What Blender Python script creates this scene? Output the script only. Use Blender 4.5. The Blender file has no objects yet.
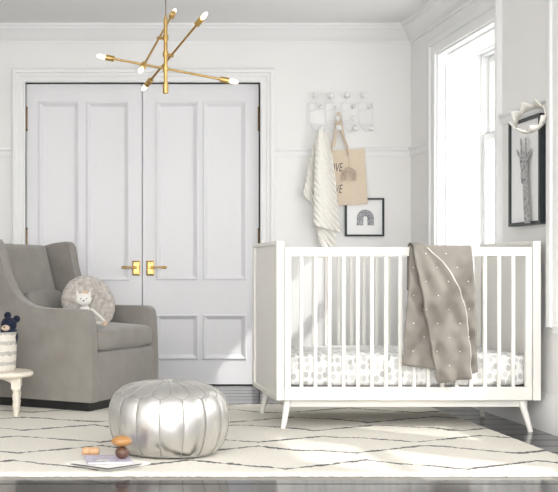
import bpy, bmesh, math, random
from mathutils import Vector, Matrix, Euler
from math import sin, cos, pi, radians, sqrt
random.seed(7)
S = bpy.context.scene
COL = S.collection
F, VX, HY, CH = 1110.0, 70.0, 271.0, 0.84          # focal length in px, vanishing point, eye height

def P(px, py, Y):                                   # measured photo position at a depth -> metres
    return Vector(((px-VX)*Y/F, Y, CH+(HY-py)*Y/F))

# ------------------------------------------------------------------ materials
def mat(name, col, rough=0.5, metal=0.0, var=0.04, scale=12.0, bump=0.0, bscale=60.0, sheen=0.0, spec=0.5,
        emit=None, estr=0.0, stretch=(1, 1, 1), detail=4.0, coat=0.0):
    m = bpy.data.materials.new(name); m.use_nodes = True
    nt = m.node_tree; b = nt.nodes['Principled BSDF']
    tc = nt.nodes.new('ShaderNodeTexCoord'); mp = nt.nodes.new('ShaderNodeMapping')
    mp.inputs['Scale'].default_value = stretch
    nt.links.new(tc.outputs['Object'], mp.inputs['Vector'])
    n = nt.nodes.new('ShaderNodeTexNoise'); n.inputs['Scale'].default_value = scale; n.inputs['Detail'].default_value = detail
    nt.links.new(mp.outputs['Vector'], n.inputs['Vector'])
    r = nt.nodes.new('ShaderNodeValToRGB')
    r.color_ramp.elements[0].position = 0.3; r.color_ramp.elements[1].position = 0.7
    r.color_ramp.elements[0].color = tuple(max(0, c*(1-var)) for c in col)+(1,)
    r.color_ramp.elements[1].color = tuple(min(1, c*(1+var)) for c in col)+(1,)
    nt.links.new(n.outputs['Fac'], r.inputs['Fac']); nt.links.new(r.outputs['Color'], b.inputs['Base Color'])
    b.inputs['Roughness'].default_value = rough; b.inputs['Metallic'].default_value = metal
    b.inputs['Specular IOR Level'].default_value = spec
    if sheen: b.inputs['Sheen Weight'].default_value = sheen
    if coat: b.inputs['Coat Weight'].default_value = coat
    if bump:
        n2 = nt.nodes.new('ShaderNodeTexNoise'); n2.inputs['Scale'].default_value = bscale; n2.inputs['Detail'].default_value = 3
        nt.links.new(mp.outputs['Vector'], n2.inputs['Vector'])
        bp = nt.nodes.new('ShaderNodeBump'); bp.inputs['Strength'].default_value = bump; bp.inputs['Distance'].default_value = 0.01
        nt.links.new(n2.outputs['Fac'], bp.inputs['Height']); nt.links.new(bp.outputs['Normal'], b.inputs['Normal'])
    if emit:
        b.inputs['Emission Color'].default_value = emit+(1,); b.inputs['Emission Strength'].default_value = estr
    return m

M = {}
M['wall']    = mat('wall_paint', (.885, .88, .87), .7, var=.01, scale=3, bump=.03, bscale=120)
M['ceil']    = mat('ceiling_paint', (.87, .865, .86), .8, var=.01, scale=3)
M['trim']    = mat('trim_paint', (.88, .88, .88), .45, var=.01, scale=5)
M['door']    = mat('door_paint', (.83, .83, .855), .45, var=.012, scale=6, stretch=(1, 1, .15), bump=.03, bscale=40)
M['brass']   = mat('aged_brass', (.56, .37, .14), .30, 1.0, var=.15, scale=40)
M['dbrass']  = mat('dark_brass', (.22, .14, .07), .4, 1.0, var=.2, scale=40)
M['crib']    = mat('crib_lacquer', (.84, .825, .785), .35, var=.008, scale=5)
M['velvet']  = mat('grey_velvet', (.275, .258, .236), .85, var=.09, scale=9, bump=.05, bscale=90, sheen=.35, spec=.2)
M['velvet2'] = mat('grey_lumbar_fabric', (.25, .238, .22), .85, var=.06, scale=12, bump=.06, bscale=90, sheen=.1, spec=.2)
M['plinth']  = mat('black_wood', (.012, .012, .013), .4, var=.2)
M['fur']     = mat('grey_fur', (.52, .48, .445), .95, var=.28, scale=38, bump=.9, bscale=85, sheen=.4, spec=.1, detail=6)
M['plushw']  = mat('white_plush', (.82, .80, .76), .95, var=.03, scale=60, bump=.3, bscale=150, sheen=.3)
M['plusht']  = mat('tan_plush', (.66, .51, .38), .95, var=.1, scale=60, bump=.4, bscale=150, sheen=.3)
M['navy']    = mat('navy_plush', (.008, .012, .035), .95, var=.3, scale=60, bump=.5, bscale=120, sheen=.05)
M['black']   = mat('black_paint', (.015, .017, .02), .4, var=.1)
M['cream']   = mat('cream_wood', (.80, .74, .64), .55, var=.05, scale=6, stretch=(1, 1, 6))
M['quilt']   = mat('quilt_cotton', (.25, .228, .203), .85, var=.05, scale=14, bump=.12, bscale=45, sheen=.15, spec=.2)
M['quiltb']  = mat('quilt_lining', (.60, .575, .53), .85, var=.04, scale=14, sheen=.15, spec=.2)
M['thread']  = mat('white_thread', (.82, .80, .77), .9, var=.03)
M['knit']    = mat('cream_knit', (.90, .875, .82), .95, var=.04, scale=40, bump=.5, bscale=110, sheen=.3, spec=.1)
M['canvas']  = mat('tote_canvas', (.73, .62, .49), .9, var=.05, scale=80, bump=.2, bscale=200, spec=.1)
M['ink']     = mat('print_ink', (.10, .09, .085), .8, var=.2)
M['cord']    = mat('beige_cord', (.60, .48, .40), .95, var=.15, scale=80, bump=.5, bscale=200)
M['rackw']   = mat('white_enamel', (.83, .83, .82), .35, var=.01)
M['wire']    = mat('white_wire', (.74, .745, .76), .4, var=.02)
M['frame']   = mat('black_frame', (.022, .028, .032), .45, var=.15, scale=20)
M['mat']     = mat('mat_board', (.92, .92, .92), .7, var=.01)
M['wash']    = mat('grey_watercolour', (.33, .33, .35), .8, var=.5, scale=60)
M['pencil']  = mat('pencil_shading', (.28, .275, .28), .8, var=.75, scale=55, detail=8)
M['pencild'] = mat('pencil_dark', (.10, .10, .105), .8, var=.5, scale=70)
M['felt']    = mat('cream_felt', (.82, .80, .74), .95, var=.03, scale=50, bump=.2, bscale=150)
M['ribbon']  = mat('tan_ribbon', (.52, .42, .28), .8, var=.1)
M['lilac']   = mat('lilac_cover', (.50, .46, .56), .6, var=.25, scale=25)
M['paper']   = mat('white_paper', (.84, .82, .78), .7, var=.02)
M['paperg']  = mat('printed_page', (.66, .64, .62), .7, var=.3, scale=60)
M['darkgrey']= mat('dark_print', (.10, .10, .11), .7, var=.3)
M['wlight']  = mat('pale_wood', (.58, .36, .20), .5, var=.16, scale=25, stretch=(6, 1, 1), coat=.2)
M['worange'] = mat('honey_wood', (.44, .22, .07), .4, var=.14, scale=20, stretch=(1, 5, 5), coat=.3)
M['wdark']   = mat('walnut_wood', (.11, .052, .03), .4, var=.3, scale=20, stretch=(1, 5, 5), coat=.3)
M['seam']    = mat('seam_thread', (.33, .32, .30), .8, .0, var=.1)
M['silver']  = mat('metallic_leather', (.72, .71, .69), .36, 1.0, var=.05, scale=6, bump=.3, bscale=9)
M['rubber']  = mat('bulb_socket', (.62, .42, .16), .3, 1.0, var=.1)
M['bulb']    = mat('lit_bulb', (1, .93, .8), .2, emit=(1.0, .78, .52), estr=1.3)
M['fil']     = mat('hot_filament', (1, .8, .5), .3, emit=(1.0, .62, .28), estr=9)

# -- glass: clear, thin
g = bpy.data.materials.new('window_glass'); g.use_nodes = True; nt = g.node_tree
for n in list(nt.nodes):
    if n.type == 'BSDF_PRINCIPLED': nt.nodes.remove(n)
out = nt.nodes['Material Output']; tr = nt.nodes.new('ShaderNodeBsdfTransparent'); gl = nt.nodes.new('ShaderNodeBsdfGlossy')
gl.inputs['Roughness'].default_value = .02; mx = nt.nodes.new('ShaderNodeMixShader'); mx.inputs[0].default_value = .05; tr.inputs['Color'].default_value = (.80, .81, .81, 1)
nt.links.new(tr.outputs[0], mx.inputs[1]); nt.links.new(gl.outputs[0], mx.inputs[2]); nt.links.new(mx.outputs[0], out.inputs['Surface'])
M['glass'] = g

class N:                                            # small node-graph helper
    def __init__(s, m):
        s.m = m; s.nt = m.node_tree; s.b = s.nt.nodes.get('Principled BSDF')
    def new(s, t, **k):
        n = s.nt.nodes.new(t)
        for a, v in k.items(): setattr(n, a, v)
        return n
    def link(s, a, b): s.nt.links.new(a, b)
    def math(s, op, a, b=None, c=None):
        n = s.new('ShaderNodeMath', operation=op)
        for i, v in enumerate((a, b, c)):
            if v is None: continue
            if isinstance(v, (int, float)): n.inputs[i].default_value = v
            else: s.link(v, n.inputs[i])
        return n.outputs[0]
    def mix(s, f, a, b):
        n = s.new('ShaderNodeMix', data_type='RGBA')
        if isinstance(f, (int, float)): n.inputs[0].default_value = f
        else: s.link(f, n.inputs[0])
        for i, v in ((6, a), (7, b)):
            if isinstance(v, tuple): n.inputs[i].default_value = v+(1,) if len(v) == 3 else v
            else: s.link(v, n.inputs[i])
        return n.outputs[2]

def base(name, rough=.6, spec=.5):
    m = bpy.data.materials.new(name); m.use_nodes = True; h = N(m)
    h.b.inputs['Roughness'].default_value = rough; h.b.inputs['Specular IOR Level'].default_value = spec
    return m, h

# -- dark plank floor, boards along X
m, h = base('dark_plank_floor', .12, .5); M['floor'] = m
tc = h.new('ShaderNodeTexCoord'); sx = h.new('ShaderNodeSeparateXYZ'); h.link(tc.outputs['Object'], sx.inputs[0])
row = h.math('DIVIDE', sx.outputs['Y'], .19); fr = h.math('FRACT', row); fl = h.math('FLOOR', row)
gap = h.math('LESS_THAN', fr, .07)
wn = h.new('ShaderNodeTexWhiteNoise', noise_dimensions='1D'); h.link(fl, wn.inputs['W'])
nz = h.new('ShaderNodeTexNoise'); mp = h.new('ShaderNodeMapping'); mp.inputs['Scale'].default_value = (2, 30, 1)
h.link(tc.outputs['Object'], mp.inputs[0]); h.link(mp.outputs[0], nz.inputs['Vector']); nz.inputs['Scale'].default_value = 2.0; nz.inputs['Detail'].default_value = 6
v = h.math('ADD', h.math('MULTIPLY', wn.outputs['Value'], .5), h.math('MULTIPLY', nz.outputs['Fac'], .5))
c = h.mix(v, (.032, .032, .036), (.085, .085, .092)); c = h.mix(gap, c, (.006, .006, .006))
h.link(c, h.b.inputs['Base Color'])
h.link(h.math('MULTIPLY', h.math('SUBTRACT', 1.0, gap), h.math('ADD', h.math('MULTIPLY', wn.outputs['Value'], .35), .25)), h.b.inputs['Specular IOR Level'])
h.link(h.math('ADD', h.math('ADD', h.math('MULTIPLY', nz.outputs['Fac'], .10), .07), h.math('MULTIPLY', gap, .6)), h.b.inputs['Roughness'])
bp = h.new('ShaderNodeBump'); bp.inputs['Strength'].default_value = .12; bp.inputs['Distance'].default_value = .003
h.link(h.math('SUBTRACT', h.math('MULTIPLY', nz.outputs['Fac'], .25), gap), bp.inputs['Height']); h.link(bp.outputs[0], h.b.inputs['Normal'])

# -- shaggy cream rug with dark zigzag lines
m, h = base('moroccan_rug', .95, .1); M['rug'] = m
tc = h.new('ShaderNodeTexCoord'); sx = h.new('ShaderNodeSeparateXYZ'); h.link(tc.outputs['Object'], sx.inputs[0])
nw = h.new('ShaderNodeTexNoise'); nw.inputs['Scale'].default_value = 2.2; nw.inputs['Detail'].default_value = 2; h.link(tc.outputs['Object'], nw.inputs['Vector'])
nf = h.new('ShaderNodeTexNoise'); nf.inputs['Scale'].default_value = 55; nf.inputs['Detail'].default_value = 4; h.link(tc.outputs['Object'], nf.inputs['Vector'])
X = h.math('ADD', sx.outputs['X'], h.math('MULTIPLY', h.math('SUBTRACT', nw.outputs['Fac'], .5), .22))
Yc = h.math('ADD', sx.outputs['Y'], h.math('MULTIPLY', h.math('SUBTRACT', nf.outputs['Fac'], .5), .035))
Yc = h.math('ADD', Yc, h.math('MULTIPLY', h.math('SUBTRACT', nw.outputs['Fac'], .5), .14))
tri = h.math('PINGPONG', h.math('ADD', X, .25), .38)          # 0 at X=-.25, .38 half a period on
amp = h.math('SUBTRACT', h.math('MULTIPLY', tri, -.21/.38), -.105)   # +.105 .. -.105
PER = .72
def lines(sign, off):
    yy = h.math('SUBTRACT', Yc, h.math('MULTIPLY', amp, sign)); yy = h.math('SUBTRACT', yy, off)
    q = h.math('ADD', h.math('DIVIDE', yy, PER), .5); q = h.math('SUBTRACT', h.math('FRACT', q), .5)
    return h.math('ABSOLUTE', h.math('MULTIPLY', q, PER))
d = h.math('MINIMUM', lines(1.0, 6.15-.72*3), lines(-1.0, 5.83-.72*3))
nb = h.new('ShaderNodeTexNoise'); nb.inputs['Scale'].default_value = 14; nb.inputs['Detail'].default_value = 5; h.link(tc.outputs['Object'], nb.inputs['Vector'])
wd = h.math('MULTIPLY', h.math('SUBTRACT', nb.outputs['Fac'], .27), .062)
ln = h.new('ShaderNodeMapRange', interpolation_type='SMOOTHSTEP'); h.link(h.math('SUBTRACT', d, wd), ln.inputs['Value'])
ln.inputs['From Min'].default_value = -.004; ln.inputs['From Max'].default_value = .004; ln.inputs['To Min'].default_value = 1; ln.inputs['To Max'].default_value = 0
cr = h.mix(nf.outputs['Fac'], (.62, .585, .515), (.76, .725, .655))
lc = h.mix(nb.outputs['Fac'], (.012, .012, .012), (.09, .085, .08))
h.link(h.mix(ln.outputs[0], cr, lc), h.b.inputs['Base Color'])
bp = h.new('ShaderNodeBump'); bp.inputs['Strength'].default_value = .6; bp.inputs['Distance'].default_value = .012
h.link(nf.outputs['Fac'], bp.inputs['Height']); h.link(bp.outputs[0], h.b.inputs['Normal']); h.b.inputs['Sheen Weight'].default_value = .15

# -- fitted sheet with columns of grey watercolour spots
m, h = base('spotted_sheet', .9, .1); M['sheet'] = m
tc = h.new('ShaderNodeTexCoord'); sx = h.new('ShaderNodeSeparateXYZ'); h.link(tc.outputs['Object'], sx.inputs[0])
cx = h.new('ShaderNodeCombineXYZ'); h.link(h.math('DIVIDE', sx.outputs['X'], .033), cx.inputs[0])
h.link(h.math('DIVIDE', h.math('ADD', sx.outputs['Z'], sx.outputs['Y']), .042), cx.inputs[1])
vo = h.new('ShaderNodeTexVoronoi', voronoi_dimensions='2D'); vo.inputs['Scale'].default_value = 1; vo.inputs['Randomness'].default_value = .6
h.link(cx.outputs[0], vo.inputs['Vector'])
sp = h.new('ShaderNodeMapRange'); h.link(vo.outputs['Distance'], sp.inputs['Value'])
sp.inputs['From Min'].default_value = .34; sp.inputs['From Max'].default_value = .42; sp.inputs['To Min'].default_value = 1; sp.inputs['To Max'].default_value = 0
sc = h.new('ShaderNodeSeparateColor'); h.link(vo.outputs['Color'], sc.inputs[0])
nz = h.new('ShaderNodeTexNoise'); nz.inputs['Scale'].default_value = 60; h.link(tc.outputs['Object'], nz.inputs['Vector'])
gv = h.mix(sc.outputs[0], (.38, .38, .37), (.74, .74, .73)); gv = h.mix(h.math('MULTIPLY', nz.outputs['Fac'], .5), gv, (.8, .8, .79))
h.link(h.mix(sp.outputs[0], (.86, .86, .85), gv), h.b.inputs['Base Color'])

# -- pencil drawing with reticulated coat patches
m, h = base('pencil_giraffe', .8, .1); M['pencil'] = m
tc = h.new('ShaderNodeTexCoord'); vo = h.new('ShaderNodeTexVoronoi', feature='DISTANCE_TO_EDGE'); vo.inputs['Scale'].default_value = 34; h.link(tc.outputs['Object'], vo.inputs['Vector'])
nz = h.new('ShaderNodeTexNoise'); nz.inputs['Scale'].default_value = 40; nz.inputs['Detail'].default_value = 8; h.link(tc.outputs['Object'], nz.inputs['Vector'])
pt = h.math('GREATER_THAN', vo.outputs['Distance'], .13)
h.link(h.mix(h.math('MULTIPLY', pt, h.math('MULTIPLY', nz.outputs['Fac'], 1.3)), (.50, .495, .50), (.20, .20, .205)), h.b.inputs['Base Color'])

# -- striped basket
m, h = base('striped_rope', .9, .1); M['basket'] = m
tc = h.new('ShaderNodeTexCoord'); sx = h.new('ShaderNodeSeparateXYZ'); h.link(tc.outputs['Object'], sx.inputs[0])
nz = h.new('ShaderNodeTexNoise'); nz.inputs['Scale'].default_value = 45; h.link(tc.outputs['Object'], nz.inputs['Vector'])
zz = h.math('ADD', sx.outputs['Z'], h.math('MULTIPLY', h.math('SUBTRACT', nz.outputs['Fac'], .5), .025))
fr = h.math('FRACT', h.math('DIVIDE', zz, .058)); st = h.math('GREATER_THAN', fr, .62)
st = h.math('MULTIPLY', st, h.math('ADD', h.math('MULTIPLY', nz.outputs['Fac'], .9), .15))
h.link(h.mix(st, (.80, .76, .69), (.36, .35, .33)), h.b.inputs['Base Color'])
wv = h.new('ShaderNodeTexWave', bands_direction='Z'); wv.inputs['Scale'].default_value = 60; h.link(tc.outputs['Object'], wv.inputs['Vector'])
bp = h.new('ShaderNodeBump'); bp.inputs['Strength'].default_value = .4; bp.inputs['Distance'].default_value = .004
h.link(wv.outputs['Fac'], bp.inputs['Height']); h.link(bp.outputs[0], h.b.inputs['Normal'])

# ------------------------------------------------------------------ mesh helpers
class B:
    def __init__(s): s.bm = bmesh.new()
    def box(s, x0, x1, y0, y1, z0, z1):
        v = [s.bm.verts.new(p) for p in ((x0,y0,z0),(x1,y0,z0),(x1,y1,z0),(x0,y1,z0),(x0,y0,z1),(x1,y0,z1),(x1,y1,z1),(x0,y1,z1))]
        for f in ((0,3,2,1),(4,5,6,7),(0,1,5,4),(1,2,6,5),(2,3,7,6),(3,0,4,7)): s.bm.faces.new([v[i] for i in f])
        return s
    def loops(s, rings, closed=True, cap=True, mi=0):   # rings: lists of equal point counts
        R = [[s.bm.verts.new(p) for p in r] for r in rings]; n = len(R[0])
        for a, b in zip(R[:-1], R[1:]):
            for i in range(n if closed else n-1):
                j = (i+1) % n
                try: f = s.bm.faces.new((a[i], a[j], b[j], b[i])); f.material_index = mi
                except ValueError: pass
        if cap and closed:
            for r in (R[0][::-1], R[-1]):
                f = s.bm.faces.new(r); f.material_index = mi
        return s
    def tube(s, pts, r, n=8, mi=0, closed=False):
        pts = [Vector(p) for p in pts]; rad = r if isinstance(r, (list, tuple)) else [r]*len(pts)
        rings = []; up = None; L = len(pts)
        for i, p in enumerate(pts):
            if closed: d = (pts[(i+1) % L]-pts[i-1]).normalized()
            else: d = (pts[min(i+1, L-1)]-pts[max(i-1, 0)]).normalized()
            if up is None: up = d.orthogonal().normalized()
            up = (up-d*up.dot(d))
            up = up.normalized() if up.length > 1e-6 else d.orthogonal().normalized()
            w = d.cross(up)
            rings.append([p+(up*cos(2*pi*k/n)+w*sin(2*pi*k/n))*rad[i] for k in range(n)])
        if closed: rings.append(rings[0])
        return s.loops(rings, True, not closed, mi)
    def ell(s, c, r, rot=None, nu=20, nv=12, fn=None, mi=0):
        c = Vector(c); r = Vector((r, r, r)) if isinstance(r, (int, float)) else Vector(r)
        Rm = Euler(rot).to_matrix() if rot else Matrix.Identity(3); rings = []
        for j in range(1, nv):
            t = pi*j/nv
            ring = []
            for i in range(nu):
                a = 2*pi*i/nu; d = Vector((sin(t)*cos(a), sin(t)*sin(a), -cos(t)))
                if fn: d = fn(d)
                ring.append(c+Rm @ Vector((d.x*r.x, d.y*r.y, d.z*r.z)))
            rings.append(ring)
        R = [[s.bm.verts.new(p) for p in q] for q in rings]
        def pole(z):
            d = Vector((0, 0, z)); d = fn(d) if fn else d
            return s.bm.verts.new(c+Rm @ Vector((d.x*r.x, d.y*r.y, d.z*r.z)))
        a, b = pole(-1), pole(1)
        for p, q in zip(R[:-1], R[1:]):
            for i in range(nu):
                s.bm.faces.new((p[i], p[(i+1) % nu], q[(i+1) % nu], q[i])).material_index = mi
        for i in range(nu):
            s.bm.faces.new((a, R[0][(i+1) % nu], R[0][i])).material_index = mi
            s.bm.faces.new((b, R[-1][i], R[-1][(i+1) % nu])).material_index = mi
        return s
    def lathe(s, prof, c, n=32, axis=None, cap=True, fn=None):
        c = Vector(c); rings = []
        q = Vector((0, 0, 1)).rotation_difference(Vector(axis)).to_matrix() if axis else Matrix.Identity(3)
        for r, z in prof:
            rings.append([c+q @ (Vector((r*cos(2*pi*i/n), r*sin(2*pi*i/n), z)) if not fn else fn(2*pi*i/n, r, z)) for i in range(n)])
        return s.loops(rings, True, cap)
    def prism(s, poly, vec):                        # polygon (3-D points) extruded by vec
        vec = Vector(vec); a = [s.bm.verts.new(p) for p in poly]; b = [s.bm.verts.new(Vector(p)+vec) for p in poly]
        n = len(a); s.bm.faces.new(a[::-1]); s.bm.faces.new(b)
        for i in range(n): s.bm.faces.new((a[i], a[(i+1) % n], b[(i+1) % n], b[i]))
        return s
    def surf(s, fn, nu, nv, mi=0):
        V = [[s.bm.verts.new(fn(i/nu, j/nv)) for i in range(nu+1)] for j in range(nv+1)]
        for j in range(nv):
            for i in range(nu):
                s.bm.faces.new((V[j][i], V[j][i+1], V[j+1][i+1], V[j+1][i])).material_index = mi
        return s
    def rect_rings(s, o, ax, ay, n, rect, prof, cap=False):   # rect (a0,a1,b0,b1) in plane; prof list of (outset, height)
        o, ax, ay, n = map(Vector, (o, ax, ay, n)); a0, a1, b0, b1 = rect; rings = []
        for d, hh in prof:
            rings.append([o+ax*p+ay*q+n*hh for p, q in ((a0-d, b0-d), (a1+d, b0-d), (a1+d, b1+d), (a0-d, b1+d))])
        return s.loops(rings, True, cap)
    def u_rings(s, o, ax, ay, n, rect, prof):       # three-sided casing, open at the bottom
        o, ax, ay, n = map(Vector, (o, ax, ay, n)); a0, a1, b0, b1 = rect
        pts = []
        for k in range(4):
            ring = []
            for d, hh in prof:
                p, q = ((a0-d, b0), (a0-d, b1+d), (a1+d, b1+d), (a1+d, b0))[k]
                ring.append(o+ax*p+ay*q+n*hh)
            pts.append(ring)
        return s.loops(pts, True, True)
    def build(s, name, m, parent=None, org=None, bevel=0, seg=2, sub=0, smooth=True, ang=35, solid=0, mats=None):
        bmesh.ops.remove_doubles(s.bm, verts=s.bm.verts, dist=1e-6)
        bmesh.ops.recalc_face_normals(s.bm, faces=s.bm.faces)
        me = bpy.data.meshes.new(name); s.bm.to_mesh(me); s.bm.free()
        o = bpy.data.objects.new(name, me); COL.objects.link(o)
        for x in (mats or [m]): me.materials.append(x)
        if parent is not None:
            w = Vector((0, 0, 0)); q = parent
            while q is not None: w = w+Vector(q.location); q = q.parent
            o.parent = parent; me.transform(Matrix.Translation(-w))
        elif org is not None:
            me.transform(Matrix.Translation(-Vector(org))); o.location = org
        if smooth:
            me.polygons.foreach_set('use_smooth', [True]*len(me.polygons))
            me.set_sharp_from_angle(angle=radians(ang))
        if solid:
            md = o.modifiers.new('thickness', 'SOLIDIFY'); md.thickness = solid; md.offset = 0
        if bevel:
            md = o.modifiers.new('bevel', 'BEVEL'); md.width = bevel; md.segments = seg; md.limit_method = 'ANGLE'; md.angle_limit = radians(40)
            md.harden_normals = False
        if sub:
            md = o.modifiers.new('sub', 'SUBSURF'); md.levels = sub; md.render_levels = sub
        return o

def tag(o, label, cat, group=None, kind=None):
    o['label'] = label; o['category'] = cat
    if group: o['group'] = group
    if kind: o['kind'] = kind
    return o
def thing(name, loc, label, cat, group=None):
    o = bpy.data.objects.new(name, None); COL.objects.link(o); o.location = loc; o.empty_display_size = .1
    return tag(o, label, cat, group)
def struct(o): o['kind'] = 'structure'; return o
def copy_tree(o, parent=None):
    c = o.copy(); COL.objects.link(c)
    if parent: c.parent = parent
    for ch in o.children: copy_tree(ch, c)
    return c
def lerp(tab, v):
    if v <= tab[0][0]: return tab[0][1]
    for (a, x), (b, y) in zip(tab[:-1], tab[1:]):
        if v <= b: return x+(y-x)*(v-a)/(b-a)
    return tab[-1][1]
def spline(pts, n=8):                               # Catmull-Rom through points
    pts = [Vector(p) for p in pts]; out = []
    for i in range(len(pts)-1):
        p0, p1, p2, p3 = pts[max(i-1, 0)], pts[i], pts[i+1], pts[min(i+2, len(pts)-1)]
        for k in range(n):
            t = k/n
            out.append(.5*((2*p1)+(p2-p0)*t+(2*p0-5*p1+4*p2-p3)*t*t+(3*p1-p0-3*p2+p3)*t**3))
    out.append(pts[-1]); return out

# ------------------------------------------------------------------ room shell
BY, RX, LX, FY, CZ = 8.12, 2.495, -2.3, -2.5, 2.633
struct(B().box(LX-.1, RX+.4, FY, BY+.2, -.1, 0).build('floor', M['floor'], smooth=False))
struct(B().box(LX-.1, RX+.4, 2.2, BY+.2, CZ, CZ+.1).build('ceiling', M['ceil'], smooth=False))
w = B(); w.box(LX-.12, LX, FY, BY, 0, CZ)
struct(w.build('wall_left', M['wall'], smooth=False))
DX0, DX1, DZ = (25.5-VX)*BY/F, (260.2-VX)*BY/F, CH+(HY-82.6)*BY/F     # double door opening
w = B(); w.box(LX, DX0, BY, BY+.16, 0, CZ); w.box(DX1, RX, BY, BY+.16, 0, CZ); w.box(DX0, DX1, BY, BY+.16, DZ, CZ); w.box(DX0-.1, DX1+.1, BY+.16, BY+.2, 0, CZ)  # last box: unseen backing added to keep daylight out of the door gaps
struct(w.build('wall_back', M['wall'], smooth=False))
WINS = [(6.48, 7.55), (4.55, 5.63), (3.05, 4.20), (1.45, 2.60), (-.15, 1.0), (-1.75, -.60)]; WB, WT, WX = .55, 2.318, 2.82  # later entries are unseen windows added to brighten the room
w = B(); ys = [FY]
for a, b in sorted(WINS): ys += [a, b]
ys.append(BY+.16)
for i in range(0, len(ys), 2): w.box(RX, RX+.36, ys[i], ys[i+1], 0, CZ)
for a, b in WINS:
    w.box(RX, RX+.36, a, b, 0, WB); w.box(RX, RX+.36, a, b, WT, CZ)
struct(w.build('wall_right', M['wall'], smooth=False))

# cornice
CP = [(0, 2.505), (.012, 2.505), (.016, 2.52), (.03, 2.53), (.05, 2.56), (.075, 2.592), (.085, 2.597), (.085, 2.61), (.10, 2.616), (.105, CZ), (0, CZ)]
b = B(); b.loops([[(LX+p, BY-p, z) for p, z in CP], [(RX-p, BY-p, z) for p, z in CP]]); struct(b.build('trim_1', M['trim'], ang=30))
b = B(); b.loops([[(RX-p, FY, z) for p, z in CP], [(RX-p, BY-p, z) for p, z in CP]]); struct(b.build('trim_2', M['trim'], ang=30))
# chair rail
RZ0 = CH+(HY-156.5)*BY/F; RZ1 = CH+(HY-147.5)*BY/F
RP = [(0, RZ0), (.008, RZ0), (.012, RZ0+.015), (.014, RZ1-.03), (.024, RZ1-.018), (.026, RZ1-.004), (.020, RZ1), (0, RZ1)]
CW = .098                                           # casing width
b = B(); b.loops([[(LX, BY-p, z) for p, z in RP], [(DX0-CW, BY-p, z) for p, z in RP]]); struct(b.build('trim_3', M['trim'], ang=30))
b = B(); b.loops([[(DX1+CW, BY-p, z) for p, z in RP], [(RX-p, BY-p, z) for p, z in RP]]); struct(b.build('trim_4', M['trim'], ang=30))
b = B(); WC = .13
b.loops([[(RX-p, WINS[0][1]+WC, z) for p, z in RP], [(RX-p, BY-p, z) for p, z in RP]])
b.loops([[(RX-p, WINS[1][1]+WC, z) for p, z in RP], [(RX-p, WINS[0][0]-.08, z) for p, z in RP]])
struct(b.build('trim_5', M['trim'], ang=30))
# baseboards
BP = [(0, 0), (.018, 0), (.018, .15), (.013, .16), (.013, .172), (.007, .185), (.004, .20), (0, .20)]
b = B(); b.loops([[(LX, BY-p, z) for p, z in BP], [(DX0-CW, BY-p, z) for p, z in BP]])
b.loops([[(DX1+CW, BY-p, z) for p, z in BP], [(RX-p, BY-p, z) for p, z in BP]]); struct(b.build('baseboard_back', M['trim'], ang=30))
b = B(); b.loops([[(RX-p, FY, z) for p, z in BP], [(RX-p, BY-p, z) for p, z in BP]]); struct(b.build('baseboard_right', M['trim'], ang=30))
# door casing
DP = [(0, -.10), (0, .014), (.012, .020), (.016, .014), (.042, .014), (.046, .022), (.066, .024), (.070, .034), (.090, .038), (CW, .030), (CW, 0), (.004, 0), (.004, -.10)]
b = B(); b.u_rings((0, BY, 0), (1, 0, 0), (0, 0, 1), (0, -1, 0), (DX0, DX1, 0, DZ), DP); struct(b.build('trim_6', M['trim'], ang=30))
struct(B().box(DX0, DX1, BY+.10, BY+.16, 0, .006).build('trim_7', M['plinth'], smooth=False))

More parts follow.
